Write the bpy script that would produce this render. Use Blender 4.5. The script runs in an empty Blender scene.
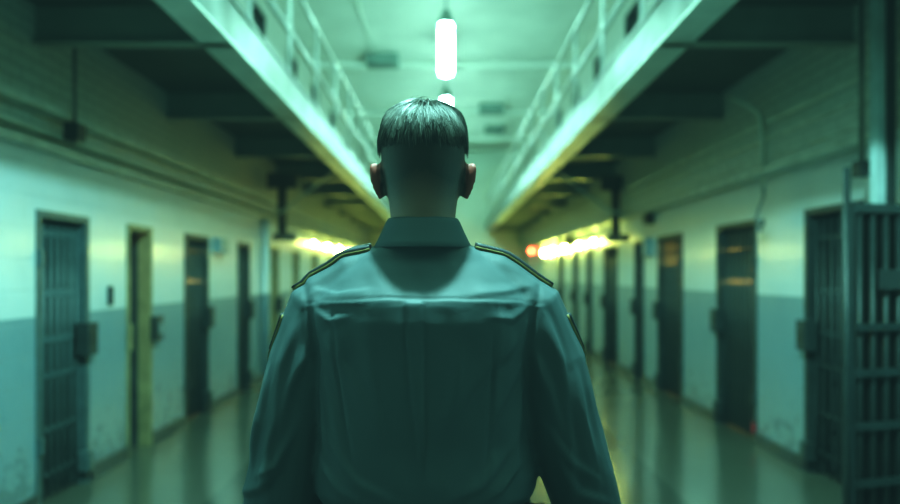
import bpy, bmesh, math, random
import numpy as np
from mathutils import Vector, Matrix, noise
from mathutils.bvhtree import BVHTree
PI = math.pi
R = random.Random(7)
SC = bpy.context.scene
COL = SC.collection

# ------------------------------------------------------------------ materials
def mat(name, col, rough=.5, metal=0.0, var=.15, scale=6.0, bump=0.0, bscale=60.0, coat=0.0, emit=None, estr=0.0, spec=.5):
    m = bpy.data.materials.new(name); m.use_nodes = True
    nt = m.node_tree; b = nt.nodes['Principled BSDF']
    b.inputs['Roughness'].default_value = rough
    b.inputs['Metallic'].default_value = metal
    b.inputs['Coat Weight'].default_value = coat
    b.inputs['Specular IOR Level'].default_value = spec
    tc = nt.nodes.new('ShaderNodeTexCoord')
    n = nt.nodes.new('ShaderNodeTexNoise'); n.inputs['Scale'].default_value = scale; n.inputs['Detail'].default_value = 5
    nt.links.new(tc.outputs['Object'], n.inputs['Vector'])
    r = nt.nodes.new('ShaderNodeValToRGB')
    r.color_ramp.elements[0].position = .3; r.color_ramp.elements[1].position = .7
    r.color_ramp.elements[0].color = (*[c*(1-var) for c in col], 1)
    r.color_ramp.elements[1].color = (*[min(1, c*(1+var)) for c in col], 1)
    nt.links.new(n.outputs['Fac'], r.inputs['Fac'])
    nt.links.new(r.outputs['Color'], b.inputs['Base Color'])
    if bump:
        n2 = nt.nodes.new('ShaderNodeTexNoise'); n2.inputs['Scale'].default_value = bscale; n2.inputs['Detail'].default_value = 3
        nt.links.new(tc.outputs['Object'], n2.inputs['Vector'])
        bp = nt.nodes.new('ShaderNodeBump'); bp.inputs['Strength'].default_value = bump; bp.inputs['Distance'].default_value = .01
        nt.links.new(n2.outputs['Fac'], bp.inputs['Height']); nt.links.new(bp.outputs['Normal'], b.inputs['Normal'])
    if emit:
        b.inputs['Emission Color'].default_value = (*emit, 1); b.inputs['Emission Strength'].default_value = estr
    return m

def N(nt, kind, **kw):
    n = nt.nodes.new(kind)
    for k, v in kw.items():
        if k in n.inputs: n.inputs[k].default_value = v
        else: setattr(n, k, v)
    return n

def math_n(nt, op, a, b=None):
    n = nt.nodes.new('ShaderNodeMath'); n.operation = op
    for i, v in enumerate((a, b)):
        if v is None: continue
        if isinstance(v, (int, float)): n.inputs[i].default_value = v
        else: nt.links.new(v, n.inputs[i])
    return n.outputs[0]

def mix_c(nt, fac, a, b):
    n = nt.nodes.new('ShaderNodeMix'); n.data_type = 'RGBA'
    if isinstance(fac, (int, float)): n.inputs[0].default_value = fac
    else: nt.links.new(fac, n.inputs[0])
    for i, v in ((6, a), (7, b)):
        if isinstance(v, tuple): n.inputs[i].default_value = (*v, 1)
        else: nt.links.new(v, n.inputs[i])
    return n.outputs[2]

def wall_material(name, band, ledge):
    """painted block wall: blue-grey dado below, off-white above, grey painted brick over the ledge"""
    m = bpy.data.materials.new(name); m.use_nodes = True
    nt = m.node_tree; b = nt.nodes['Principled BSDF']; L = nt.links.new
    tc = N(nt, 'ShaderNodeTexCoord'); s = N(nt, 'ShaderNodeSeparateXYZ'); L(tc.outputs['Object'], s.inputs[0])
    z = s.outputs['Z']
    cmb = N(nt, 'ShaderNodeCombineXYZ'); L(s.outputs['Y'], cmb.inputs[0]); L(z, cmb.inputs[1])
    nz = N(nt, 'ShaderNodeTexNoise', Scale=1.6, Detail=8.0, Roughness=.65); L(tc.outputs['Object'], nz.inputs['Vector'])
    nf = N(nt, 'ShaderNodeTexNoise', Scale=9.0, Detail=6.0, Roughness=.7); L(tc.outputs['Object'], nf.inputs['Vector'])
    dado = mix_c(nt, nz.outputs['Fac'], (.16, .265, .32), (.23, .345, .405))
    white = mix_c(nt, nz.outputs['Fac'], (.51, .61, .63), (.68, .77, .79))
    brickc = mix_c(nt, nz.outputs['Fac'], (.46, .51, .45), (.60, .63, .56))
    low = mix_c(nt, math_n(nt, 'GREATER_THAN', z, band), dado, white)
    # scuffs: flaking patches, denser near the floor
    low_f = math_n(nt, 'SUBTRACT', 1.0, math_n(nt, 'MULTIPLY', z, .55))
    sc = math_n(nt, 'GREATER_THAN', math_n(nt, 'MULTIPLY', nf.outputs['Fac'], math_n(nt, 'MAXIMUM', low_f, .1)), .455)
    low = mix_c(nt, math_n(nt, 'MULTIPLY', sc, .55), low, (.08, .12, .13))
    c = mix_c(nt, math_n(nt, 'GREATER_THAN', z, ledge), low, brickc)
    c = mix_c(nt, math_n(nt, 'GREATER_THAN', z, 3.26), c, (.36, .39, .36))
    br = N(nt, 'ShaderNodeTexBrick', Scale=1.0); br.inputs['Brick Width'].default_value = .42; br.inputs['Row Height'].default_value = .2
    br.inputs['Mortar Size'].default_value = .006; br.inputs['Mortar Smooth'].default_value = .6
    L(cmb.outputs[0], br.inputs['Vector'])
    br2 = N(nt, 'ShaderNodeTexBrick', Scale=1.0); br2.inputs['Brick Width'].default_value = .24; br2.inputs['Row Height'].default_value = .08
    br2.inputs['Mortar Size'].default_value = .007; br2.inputs['Mortar Smooth'].default_value = .3
    L(cmb.outputs[0], br2.inputs['Vector'])
    hsel = math_n(nt, 'GREATER_THAN', z, ledge)
    mort = math_n(nt, 'ADD', math_n(nt, 'MULTIPLY', br2.outputs['Fac'], math_n(nt, 'MULTIPLY', hsel, .55)), math_n(nt, 'MULTIPLY', br.outputs['Fac'], math_n(nt, 'MULTIPLY', math_n(nt, 'SUBTRACT', 1.0, hsel), .09)))
    L(mix_c(nt, mort, c, (.12, .15, .14)), b.inputs['Base Color'])
    h = math_n(nt, 'ADD', math_n(nt, 'MULTIPLY', br.outputs['Fac'], math_n(nt, 'SUBTRACT', .35, math_n(nt, 'MULTIPLY', hsel, .35))),
               math_n(nt, 'MULTIPLY', br2.outputs['Fac'], math_n(nt, 'MULTIPLY', hsel, 1.0)))
    wav = N(nt, 'ShaderNodeTexNoise', Scale=5.0, Detail=3.0); L(tc.outputs['Object'], wav.inputs['Vector'])
    hh = math_n(nt, 'SUBTRACT', math_n(nt, 'MULTIPLY', wav.outputs['Fac'], .9), h)
    bp = N(nt, 'ShaderNodeBump', Strength=.55, Distance=.012); L(hh, bp.inputs['Height']); L(bp.outputs['Normal'], b.inputs['Normal'])
    rr = math_n(nt, 'ADD', .2, math_n(nt, 'MULTIPLY', nf.outputs['Fac'], .22)); L(rr, b.inputs['Roughness'])
    b.inputs['Coat Weight'].default_value = .25; b.inputs['Coat Roughness'].default_value = .15
    return m

def floor_material():
    m = bpy.data.materials.new('polished_floor'); m.use_nodes = True
    nt = m.node_tree; b = nt.nodes['Principled BSDF']; L = nt.links.new
    tc = N(nt, 'ShaderNodeTexCoord'); s = N(nt, 'ShaderNodeSeparateXYZ'); L(tc.outputs['Object'], s.inputs[0])
    ax = math_n(nt, 'ABSOLUTE', s.outputs['X'])
    nz = N(nt, 'ShaderNodeTexNoise', Scale=1.1, Detail=8.0, Roughness=.6); L(tc.outputs['Object'], nz.inputs['Vector'])
    nf = N(nt, 'ShaderNodeTexNoise', Scale=14.0, Detail=5.0); L(tc.outputs['Object'], nf.inputs['Vector'])
    edge = mix_c(nt, nz.outputs['Fac'], (.075, .075, .062), (.13, .13, .105))
    cen = mix_c(nt, nz.outputs['Fac'], (.034, .038, .032), (.062, .066, .055))
    c = mix_c(nt, math_n(nt, 'LESS_THAN', ax, 1.58), edge, cen)
    ym = math_n(nt, 'FRACT', math_n(nt, 'MULTIPLY', math_n(nt, 'ADD', s.outputs['Y'], .2), 1/2.95))
    joint = math_n(nt, 'MAXIMUM', math_n(nt, 'LESS_THAN', ym, .006), math_n(nt, 'LESS_THAN', math_n(nt, 'ABSOLUTE', math_n(nt, 'SUBTRACT', ax, 1.58)), .009))
    c = mix_c(nt, math_n(nt, 'MULTIPLY', joint, .6), c, (.05, .06, .045))
    c = mix_c(nt, math_n(nt, 'MULTIPLY', nf.outputs['Fac'], .3), c, (.09, .10, .075))
    L(c, b.inputs['Base Color'])
    rr = math_n(nt, 'ADD', .05, math_n(nt, 'MULTIPLY', nz.outputs['Fac'], .20)); L(rr, b.inputs['Roughness'])
    bp = N(nt, 'ShaderNodeBump', Strength=.12, Distance=.01)
    L(nz.outputs['Fac'], bp.inputs['Height']); L(bp.outputs['Normal'], b.inputs['Normal'])
    b.inputs['Coat Weight'].default_value = .25; b.inputs['Coat Roughness'].default_value = .28
    return m

M = {
 'ceil': mat('ceiling_paint', (.58, .62, .56), .6, var=.08, scale=1.2),
 'cell': mat('painted_gloom', (.014, .018, .018), .85, var=.3, scale=2),  # near-black so cells look unlit; their gloom is put into the colour
 'steel_dark': mat('dark_bar_steel', (.035, .05, .055), .42, .2, var=.25, scale=9),
 'gap': mat('matt_black_sheet', (.006, .008, .008), .9, var=.2, spec=.1),
 'gate': mat('black_gate_steel', (.03, .042, .045), .42, .2, var=.25, scale=9),
 'steel_blue': mat('blue_grey_bar_paint', (.08, .125, .14), .4, .2, var=.2, scale=9),
 'khaki': mat('khaki_frame_paint', (.24, .215, .11), .45, var=.3, scale=5),
 'plate': mat('door_sheet_steel', (.03, .045, .05), .5, .2, var=.25, scale=7),
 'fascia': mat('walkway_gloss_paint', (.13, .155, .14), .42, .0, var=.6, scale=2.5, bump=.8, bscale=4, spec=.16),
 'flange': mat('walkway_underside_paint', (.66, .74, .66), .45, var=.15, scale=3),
 'beam': mat('cross_beam_paint', (.22, .26, .225), .45, var=.15, scale=3),
 'deck': mat('walkway_deck_plate', (.07, .08, .065), .6, var=.2, scale=2),
 'rail': mat('railing_paint', (.40, .44, .41), .35, .2, var=.12, scale=8),
 'trim': mat('ledge_gloss_paint', (.52, .57, .50), .38, var=.2, scale=5, bump=.5, bscale=9),
 'base': mat('dark_baseboard_paint', (.035, .045, .05), .4, var=.3, scale=5),
 'box': mat('black_box_plastic', (.02, .026, .028), .45, var=.2),
 'greybox': mat('grey_box_paint', (.22, .32, .34), .4, var=.15),
 'conduit': mat('conduit_paint', (.16, .18, .16), .4, .3, var=.2),
 'conduit_light': mat('light_conduit_paint', (.58, .64, .56), .4, .1, var=.2),
 'column': mat('column_blue_paint', (.50, .62, .62), .32, .2, var=.15, bump=.15, bscale=10),
 'rust': mat('dark_brown_pipe', (.085, .075, .06), .5, .3, var=.3),
 'tube': mat('lamp_tube_glow', (.9, 1, .95), .4, var=.0, emit=(.42, 1, .79), estr=165),
 'lampcap': mat('lamp_cap_enamel', (.25, .35, .32), .4, .2),
 'yellow': mat('bulkhead_globe_glow', (1, .95, .6), .4, var=.0, emit=(.90, 1.0, .20), estr=340),
 'red': mat('alarm_globe_glow', (1, .2, .1), .4, var=.0, emit=(1.0, .05, .018), estr=150),
 'tagred': mat('red_tag_paint', (.45, .02, .03), .5),
 'vent': mat('vent_box_paint', (.16, .24, .22), .5, var=.1),
 # person
 'shirt': mat('teal_uniform_cloth', (.074, .105, .119), .62, var=.07, scale=7, bump=.10, bscale=900, spec=.35),
 'navy': mat('navy_uniform_trim', (.008, .012, .022), .6, var=.2, scale=30),
 'gold': mat('gold_thread', (.26, .19, .06), .5, .1, var=.2, scale=200),
 'trouser': mat('dark_trouser_cloth', (.012, .018, .022), .75, var=.2, bump=.1, bscale=700),
 'leather': mat('black_leather', (.010, .011, .012), .38, var=.2, bump=.15, bscale=150),
 'hair': mat('dark_brown_hair', (.085, .080, .072), .45, var=.7, scale=160, spec=.6),
 'hair_cap': mat('hair_underlayer', (.03, .028, .025), .7, var=.6, scale=160, spec=.2),
 'eye': mat('eye_white', (.7, .7, .66), .2, var=.02),
}
M['wl'] = wall_material('painted_wall_left', 1.235, 2.33)
M['wr'] = wall_material('painted_wall_right', 1.33, 2.37)
M['we'] = mat('end_wall_paint', (.55, .62, .54), .5, var=.1, scale=1.2)
M['floor'] = floor_material()

# ------------------------------------------------------------------ mesh helpers
def box(bm, x0, x1, y0, y1, z0, z1, bev=0.0):
    r = bmesh.ops.create_cube(bm, size=1.0)
    vs = r['verts']
    for v in vs:
        v.co = Vector(((x0+x1)/2 + v.co.x*(x1-x0), (y0+y1)/2 + v.co.y*(y1-y0), (z0+z1)/2 + v.co.z*(z1-z0)))
    if bev:
        es = list({e for v in vs for e in v.link_edges})
        bmesh.ops.bevel(bm, geom=es, offset=bev, segments=2, affect='EDGES', profile=.6)

def tube(bm, pts, radii, n=10, cap=True):
    """loft of circles along a polyline; radii a number, or one per point"""
    pts = [Vector(p) for p in pts]
    if isinstance(radii, (int, float)): radii = [radii]*len(pts)
    rings = []; prev = None
    for i, p in enumerate(pts):
        d = (pts[min(i+1, len(pts)-1)] - pts[max(i-1, 0)]).normalized()
        if prev is None:
            a = Vector((1, 0, 0)) if abs(d.x) < .9 else Vector((0, 1, 0))
            u = d.cross(a).normalized()
        else:
            u = (prev - d*prev.dot(d)).normalized()
        prev = u; w = d.cross(u)
        r = radii[i]; rx, ry = r if isinstance(r, tuple) else (r, r)
        rings.append([bm.verts.new(p + u*math.cos(2*PI*k/n)*rx + w*math.sin(2*PI*k/n)*ry) for k in range(n)])
    for a, b in zip(rings, rings[1:]):
        for k in range(n):
            bm.faces.new((a[k], a[(k+1) % n], b[(k+1) % n], b[k]))
    if cap:
        bm.faces.new(rings[0][::-1]); bm.faces.new(rings[-1])

def loft_z(bm, secs, n=40, cap=True, p=2.3):
    """stack of horizontal superellipse sections (z, cx, cy, rx, ry)"""
    rings = []
    for s in secs:
        z, cx, cy, rx, ry = s[:5]; pw = s[5] if len(s) > 5 else p
        ring = []
        for k in range(n):
            t = 2*PI*k/n; c, q = math.cos(t), math.sin(t)
            ring.append(bm.verts.new((cx + rx*math.copysign(abs(c)**(2/pw), c), cy + ry*math.copysign(abs(q)**(2/pw), q), z)))
        rings.append(ring)
    for a, b in zip(rings, rings[1:]):
        for k in range(n):
            bm.faces.new((a[k], a[(k+1) % n], b[(k+1) % n], b[k]))
    if cap:
        bm.faces.new(rings[0][::-1]); bm.faces.new(rings[-1])

def ell(bm, c, r, rot=None, u=20, v=14):
    m = Matrix.Translation(Vector(c)) @ (rot.to_4x4() if rot else Matrix.Identity(4)) @ Matrix.Diagonal((*r, 1))
    bmesh.ops.create_uvsphere(bm, u_segments=u, v_segments=v, radius=1, matrix=m)

def link(name, me, parent=None, loc=(0, 0, 0)):
    o = bpy.data.objects.new(name, me); COL.objects.link(o)
    o.location = loc
    if parent: o.parent = parent
    return o

def mk(name, bm, m, parent=None, smooth=False, loc=(0, 0, 0)):
    bmesh.ops.recalc_face_normals(bm, faces=bm.faces)
    me = bpy.data.meshes.new(name); bm.to_mesh(me); bm.free()
    for mm in (m if isinstance(m, (list, tuple)) else [m]): me.materials.append(mm)
    if smooth:
        for p in me.polygons: p.use_smooth = True
    return link(name, me, parent, loc)

def boxes(name, lst, m, parent=None, bev=0.0):
    bm = bmesh.new()
    for b in lst: box(bm, *b, bev=bev)
    return mk(name, bm, m, parent)

def tag(o, label, cat, group=None, kind=None):
    o['label'] = label; o['category'] = cat
    if group: o['group'] = group
    if kind: o['kind'] = kind
    return o

def thing(name, label, cat, loc=(0, 0, 0), rz=0, group=None):
    o = bpy.data.objects.new(name, None); COL.objects.link(o)
    o.location = loc; o.rotation_euler = (0, 0, rz); o.empty_display_size = .1
    return tag(o, label, cat, group)

def struct(o, label=None):
    o['kind'] = 'structure'
    if label: o['label'] = label
    return o

def copy_tree(o, parent=None):
    c = o.copy(); COL.objects.link(c); c.parent = parent
    for ch in list(o.children): copy_tree(ch, c)
    return c

# ------------------------------------------------------------------ the hall
WL, WR, Y0, Y1, ZC = -2.60, 2.75, -4.0, 26.0, 5.8
LEFT = [(4.75, 5.45), (6.10, 6.62), (7.45, 8.20), (9.35, 9.92), (11.10, 11.65), (12.70, 13.25), (14.5, 15.1), (16.6, 17.2)]
RIGHT = [(4.93, 5.74), (6.63, 7.61), (8.70, 9.73), (10.42, 10.92), (12.0, 13.05), (14.1, 14.6), (15.6, 16.2), (17.6, 18.3)]
HL, HR = 1.92, 2.0
UP = [(5.6, 6.4), (7.9, 8.7), (10.2, 11.0), (12.5, 13.3), (14.8, 15.6), (17.1, 17.9)]
DECK0, DECK1 = 3.235, 3.27
TH = .22

def build_wall(name, s, X, doors, htop, ledge, over, m):
    """s = +1: solid lies on the +x side"""
    bm = bmesh.new()
    def slab(x, y0, y1, z0, z1):
        a, b = sorted((x, X + s*TH)); box(bm, a, b, y0, y1, z0, z1)
    y = Y0
    for a, b in doors:
        slab(X, y, a, 0, ledge); slab(X, a, b, htop, ledge); y = b
    slab(X, y, Y1, 0, ledge)
    xo = X - s*over
    slab(xo, Y0, Y1, ledge, DECK1)
    y = Y0
    for a, b in UP:
        slab(xo, y, a, DECK1, ZC); slab(xo, a, b, DECK1+2.02, ZC); y = b
    slab(xo, y, Y1, DECK1, ZC)
    nb = len(bm.faces)
    # the dark cells behind the openings
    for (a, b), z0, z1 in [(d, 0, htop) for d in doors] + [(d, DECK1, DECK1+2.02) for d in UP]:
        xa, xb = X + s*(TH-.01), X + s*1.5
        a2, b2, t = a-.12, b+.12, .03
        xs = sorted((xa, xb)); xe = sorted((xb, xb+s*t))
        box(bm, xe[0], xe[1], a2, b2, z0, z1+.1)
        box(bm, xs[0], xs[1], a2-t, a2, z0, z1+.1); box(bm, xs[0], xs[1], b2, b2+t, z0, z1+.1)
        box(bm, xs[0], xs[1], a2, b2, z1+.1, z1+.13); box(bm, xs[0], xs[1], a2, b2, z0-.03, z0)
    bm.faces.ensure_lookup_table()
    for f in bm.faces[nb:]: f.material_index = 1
    return struct(mk(name, bm, [m, M['cell']]))

build_wall('wall_left', -1, WL, LEFT, HL, 2.33, -.05, M['wl'])
build_wall('wall_right', 1, WR, RIGHT, HR, 2.37, .12, M['wr'])
struct(boxes('wall_end', [(-4.3, 4.4, Y1, Y1+.2, 0, ZC)], M['we']))
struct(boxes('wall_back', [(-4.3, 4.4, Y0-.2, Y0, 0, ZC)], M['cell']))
struct(boxes('floor', [(-4.3, 4.4, Y0, Y1, -.2, 0)], M['floor']))
cb = [(-4.3, 4.4, Y0, Y1, ZC, ZC+.2)]
struct(boxes('ceiling', cb, M['ceil']))
for i, y in enumerate((7.0, 11.0, 15.2, 19.6, 23.4)):
    struct(boxes('trim_ceiling_%d' % (i+1), [(WL-.05, WR-.12, y-.09, y+.09, ZC-.13, ZC)], M['ceil']), 'white painted beam crossing the ceiling')
# baseboards, broken at the doors
def runs(doors):
    y = Y0; out = []
    for a, b in doors: out.append((y, a)); y = b
    return out + [(y, Y1)]
struct(boxes('baseboard_left', [(WL, WL+.025, a, b, 0, .11) for a, b in runs(LEFT)], M['base']))
struct(boxes('baseboard_right', [(WR-.025, WR, a, b, 0, .11) for a, b in runs(RIGHT)], M['base']))
# ledges and raised courses over the doors
def ledge(name, s, X, zs):
    bm = bmesh.new()
    for z0, z1, d in zs:
        a, b = sorted((X + (s*.05 if s < 0 else 0), X - s*d)); box(bm, a, b, Y0, Y1, z0, z1, bev=.006)
    return struct(mk(name, bm, M['trim']), 'painted ledge running along the wall above the cell doors')
ledge('trim_left', -1, WL, [(2.29, 2.345, .075), (2.40, 2.43, .05), (2.545, 2.60, .06)])
ledge('trim_right', 1, WR, [(2.33, 2.385, .17), (2.44, 2.475, .145), (2.60, 2.64, .15), (2.74, 2.79, .145)])

# ------------------------------------------------------------------ walkways
def walkway(s, X, label):
    root = thing('walkway', label, 'walkway', group=None)
    xi, xo, XW = s*1.37, s*1.58, X - .12 if s > 0 else X - .05
    def bx(x0, x1, *r): a, b = sorted((x0, x1)); return (a, b, *r)
    boxes('deck', [bx(xi, XW, Y0, Y1, DECK0, DECK1)], M['deck'], root)
    boxes('fascia_beam', [bx(xi, xi+s*.02, Y0, Y1, 3.0, 3.25), bx(xi-s*.012, xi+s*.03, Y0, Y1, 3.25, 3.275)], M['fascia'], root)
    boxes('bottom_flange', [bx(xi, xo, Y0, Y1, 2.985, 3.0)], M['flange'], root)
    y = .25; me = None
    while y < Y1-.2:
        if me is None:
            c = boxes('cross_beam', [bx(xi+s*.02, XW, -.008, .008, 3.0, DECK0), bx(xi+s*.02, XW, -.06, .06, 2.985, 3.0)], M['beam'], root)
            me = c.data
        else: c = link('cross_beam', me, root)
        c.location = (0, y, 0); y += 2.3
    rl = boxes('railing', [bx(xi, xi+s*.05, Y0, Y1, 3.276, 3.286)], M['rail'], root)
    for z, nm in ((4.16, 'top_rail'), (3.67, 'middle_rail')):
        bm = bmesh.new(); tube(bm, [(xi+s*.03, Y0, z), (xi+s*.03, Y1, z)], .024, 10); mk(nm, bm, M['rail'], rl, True)
    bm = bmesh.new(); tube(bm, [(xi+s*.03, 0, 3.28), (xi+s*.03, 0, 4.16)], .02, 8)
    box(bm, min(xi, xi+s*.06), max(xi, xi+s*.06), -.035, .035, 3.284, 3.30)
    p = mk('post', bm, M['rail'], rl, True); first = True
    y = 1.2
    while y < Y1:
        q = p if first else link('post', p.data, rl)
        first = False; q.location = (0, y, 0); y += 1.38
    return root
walkway(-1, WL, 'raised steel walkway with pipe railing along the left wall')
walkway(1, WR, 'raised steel walkway with pipe railing along the right wall')

# ------------------------------------------------------------------ cell doors
CROSS = [1.78, 1.38, 1.07, .83, .47, .17]
bar_mesh = {}
def bar_data(h, r, m):
    k = (h, r, m.name)
    if k not in bar_mesh:
        bm = bmesh.new(); tube(bm, [(0, 0, .03), (0, 0, h)], r, 8)
        me = bpy.data.meshes.new('bar'); bm.to_mesh(me); bm.free(); me.materials.append(m)
        for p in me.polygons: p.use_smooth = True
        bar_mesh[k] = me
    return bar_mesh[k]

def cell_door(label, X, a, b, s, h, lock, style='bars', upper=False, nbars=None, group=None, tagred=False, m=None):
    """local +x along the wall, local -y towards the corridor"""
    w = b - a
    m = m or M['steel_dark']
    root = thing('cell_door', label, 'cell door', (X, (a+b)/2, DECK1+.004 if upper else 0), -PI/2 if s > 0 else PI/2, group); root['kind'] = 'thing'
    t = .05
    boxes('frame', [(-w/2, -w/2+t, -.012, .10, 0, h-.002), (w/2-t, w/2, -.012, .10, 0, h-.002), (-w/2+t, w/2-t, -.012, .10, h-t, h-.002)],
          M['khaki'] if style == 'ajar' else m, root, bev=.004)
    iw = w - 2*t
    if style in ('bars', 'slots'):
        nb = nbars or max(4, round(iw/.098))
        me = bar_data(h-t, .0125, m)
        for i in range(nb):
            link('bar', me, root, (-iw/2 + iw*(i+.5)/nb, .045, 0))
        for z in CROSS if not upper else CROSS[:3]:
            boxes('crossbar', [(-iw/2, iw/2, .052, .064, z-.017, z+.017)], m, root)
        if style == 'slots':
            pl = [(-iw/2, iw/2, .066, .074, .03, 1.42), (-iw/2, iw/2, .066, .074, 1.465, 1.735), (-iw/2, iw/2, .066, .074, 1.80, h-t)]
            if lock < 0 and a > 8: pl = [(-iw/2, iw/2, .066, .074, .03, 1.62), (-iw/2, iw/2, .066, .074, h-t-.05, h-t)]
            boxes('backing_sheet', pl, M['plate'], root)
        if not upper:  # liners added to darken the white reveals; khaki ones catch the cell glow
            for sx in (-1, 1):
                q = sorted((sx*(w/2-t-.004), sx*(w/2-.002)))
                boxes('added_jamb_liner', [(q[0], q[1], .10, .225, 0, h-.002)], M['khaki'] if style == 'slots' else M['base'], root)
            boxes('added_head_liner', [(-w/2+t, w/2-t, .10, .225, h-t, h-.002)], M['base'], root)
        # lock box and its keeper
        lx = lock*(w/2-.075)
        lk = boxes('lock_box', [(lx-.075, lx+.075, -.075, .02, .93, 1.16)], M['plate'], root, bev=.008)
        boxes('keyhole_plate', [(lx-.03, lx+.03, -.083, -.073, 1.0, 1.09)], M['box'], lk, bev=.003)
        boxes('bolt_housing', [(lx-.05, lx+.05, -.06, .02, .10, .24)], m, root, bev=.008)
        for z in (.35, 1.55):
            boxes('hinge', [(-lx-.02-math.copysign(.045, lx), -lx+.02-math.copysign(.045, lx), -.035, .01, z, z+.11)], m, root, bev=.006)
    if style == 'ajar':
        lf = boxes('door_leaf', [(-.02, .02, -.0, iw*.95, .03, h-t-.01)], m, root, bev=.004)
        lf.location = (-w/2+t+.03, .105, 0); lf.rotation_euler = (0, 0, .10)
        boxes('added_jamb_liner', [(w/2-t-.004, w/2-.002, .10, .22, 0, h-.002)], M['base'], root)  # added strip, dark so the white wall reveal does not shine
        lk = boxes('lock_box', [(w/2-.06, w/2+.09, -.075, -.012, .92, 1.14)], m, root, bev=.008)
        boxes('keyhole_plate', [(w/2-.01, w/2+.05, -.083, -.073, .98, 1.07)], M['greybox'], lk, bev=.003)
        boxes('latch_plate', [(-w/2-.01, -w/2+.06, -.03, -.012, .88, 1.1)], M['khaki'], root, bev=.004)
    if tagred:
        c = boxes('tag', [(w/2-.05, w/2-.01, -.03, -.012, .10, .19)], M['tagred'], root, bev=.004); c['label'] = 'small red tag'
    return root

LL = ['nearest barred cell door on the left wall, square lock box at its far edge',
      'khaki-framed cell door standing ajar, second along the left wall',
      'dark sheeted cell door with lit slots, third along the left wall',
      'narrow dark barred door fourth along the left wall, past the slotted door',
      'fifth cell door on the left wall, beside the dark drop pipe',
      'sixth cell door along the left wall, just past the dark drop pipe',
      'seventh cell door along the left wall, among the yellow bulkhead lamps',
      'farthest cell door on the left wall before the end']
LS = ['bars', 'ajar', 'slots', 'bars', 'bars', 'bars', 'bars', 'bars']
for (a, b), l, st in zip(LEFT, LL, LS):
    cell_door(l, WL, a, b, -1, HL, 1, st, tagred=(a < 5), m=M['steel_blue'] if a < 5 else M['khaki'] if a > 11 else None, nbars=7 if a < 5 else None)
RL = ['nearest barred cell door on the right wall, partly behind the swung gate',
      'dark cell door with yellow-lit slots in two rows, second along the right wall',
      'dark cell door lit yellow through its top bars, third along the right wall',
      'narrow dark door fourth along the right wall, under a grey box',
      'wide fifth cell door along the right wall, below the first yellow lamp',
      'sixth cell door along the right wall, narrow and dim',
      'seventh cell door along the right wall, among the yellow lamps',
      'farthest cell door on the right wall before the end']
RS = ['bars', 'slots', 'slots', 'bars', 'slots', 'bars', 'bars', 'bars']
for (a, b), l, st in zip(RIGHT, RL, RS):
    cell_door(l, WR, a, b, 1, HR, -1, st, tagred=(6 < a < 7))
side = {-1: 'left', 1: 'right'}
order = ['first', 'second', 'third', 'fourth', 'fifth', 'sixth']
for s, X in ((-1, WL-.05), (1, WR-.12)):
    for (a, b), q in zip(UP, order):
        cell_door('%s upper-tier cell door behind the railing of the %s walkway' % (q, side[s]), X, a, b, s, 2.02, 1 if s < 0 else -1, 'bars', upper=True)

def lamp(name, kind, loc, energy, color, size=.1):
    l = bpy.data.lights.new(name, kind); l.energy = energy; l.color = color
    if kind == 'POINT': l.shadow_soft_size = size
    o = bpy.data.objects.new(name, l); COL.objects.link(o); o.location = loc
    return o
# warm light inside the cells whose slots glow
for X, y in ((WL-.8, 7.82), (WR+.8, 7.1), (WR+.8, 9.2), (WR+.8, 12.5)):
    lamp('cell_light', 'POINT', (X, y, 1.75), 95, (1, .72, .18), .08)
lamp('cell_light', 'POINT', (WL-.9, 6.2, 1.7), 9, (1, .8, .3), .08)

# ------------------------------------------------------------------ lamps
def pendant(y, label):
    root = thing('pendant_lamp', label, 'lamp', (0, y, ZC), 0, 'tube pendants down the middle of the hall')
    bm = bmesh.new()
    loft_z(bm, [(-1.775, 0, 0, .04, .04), (-1.76, 0, 0, .07, .07), (-1.73, 0, 0, .084, .084), (-1.16, 0, 0, .084, .084), (-1.12, 0, 0, .075, .075)], 20, p=2)
    mk('tube', bm, M['tube'], root, True)
    bm = bmesh.new(); loft_z(bm, [(-1.13, 0, 0, .092, .092), (-1.09, 0, 0, .092, .092), (-.98, 0, 0, .06, .06), (-.93, 0, 0, .03, .03)], 20, p=2)
    mk('cap', bm, M['lampcap'], root, True)
    bm = bmesh.new(); tube(bm, [(0, 0, -.94), (0, 0, -.03)], .012, 8); mk('stem', bm, M['lampcap'], root, True)
    bm = bmesh.new(); loft_z(bm, [(-.05, 0, 0, .05, .05), (0, 0, 0, .07, .07)], 16, p=2); mk('ceiling_rose', bm, M['lampcap'], root, True)
for y, l in ((5.5, 'glowing tube pendant nearest above the corridor, overhead of the man'),
             (9.5, 'glowing white tube pendant hanging in full view above the man'),
             (13.5, 'glowing tube pendant just over the hair of the man'),
             (17.5, 'glowing tube pendant behind the head of the man'),
             (21.5, 'glowing tube pendant nearest the end wall')):
    pendant(y, l)
lamp('added_downlight', 'POINT', (0, 1.53, 3.93), 1000, (.40, .98, .88), .06)  # unseen point light added below the tube, brightens shoulders and hair
pendant(1.53, 'glowing tube pendant straight above the shoulders of the man')

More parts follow.
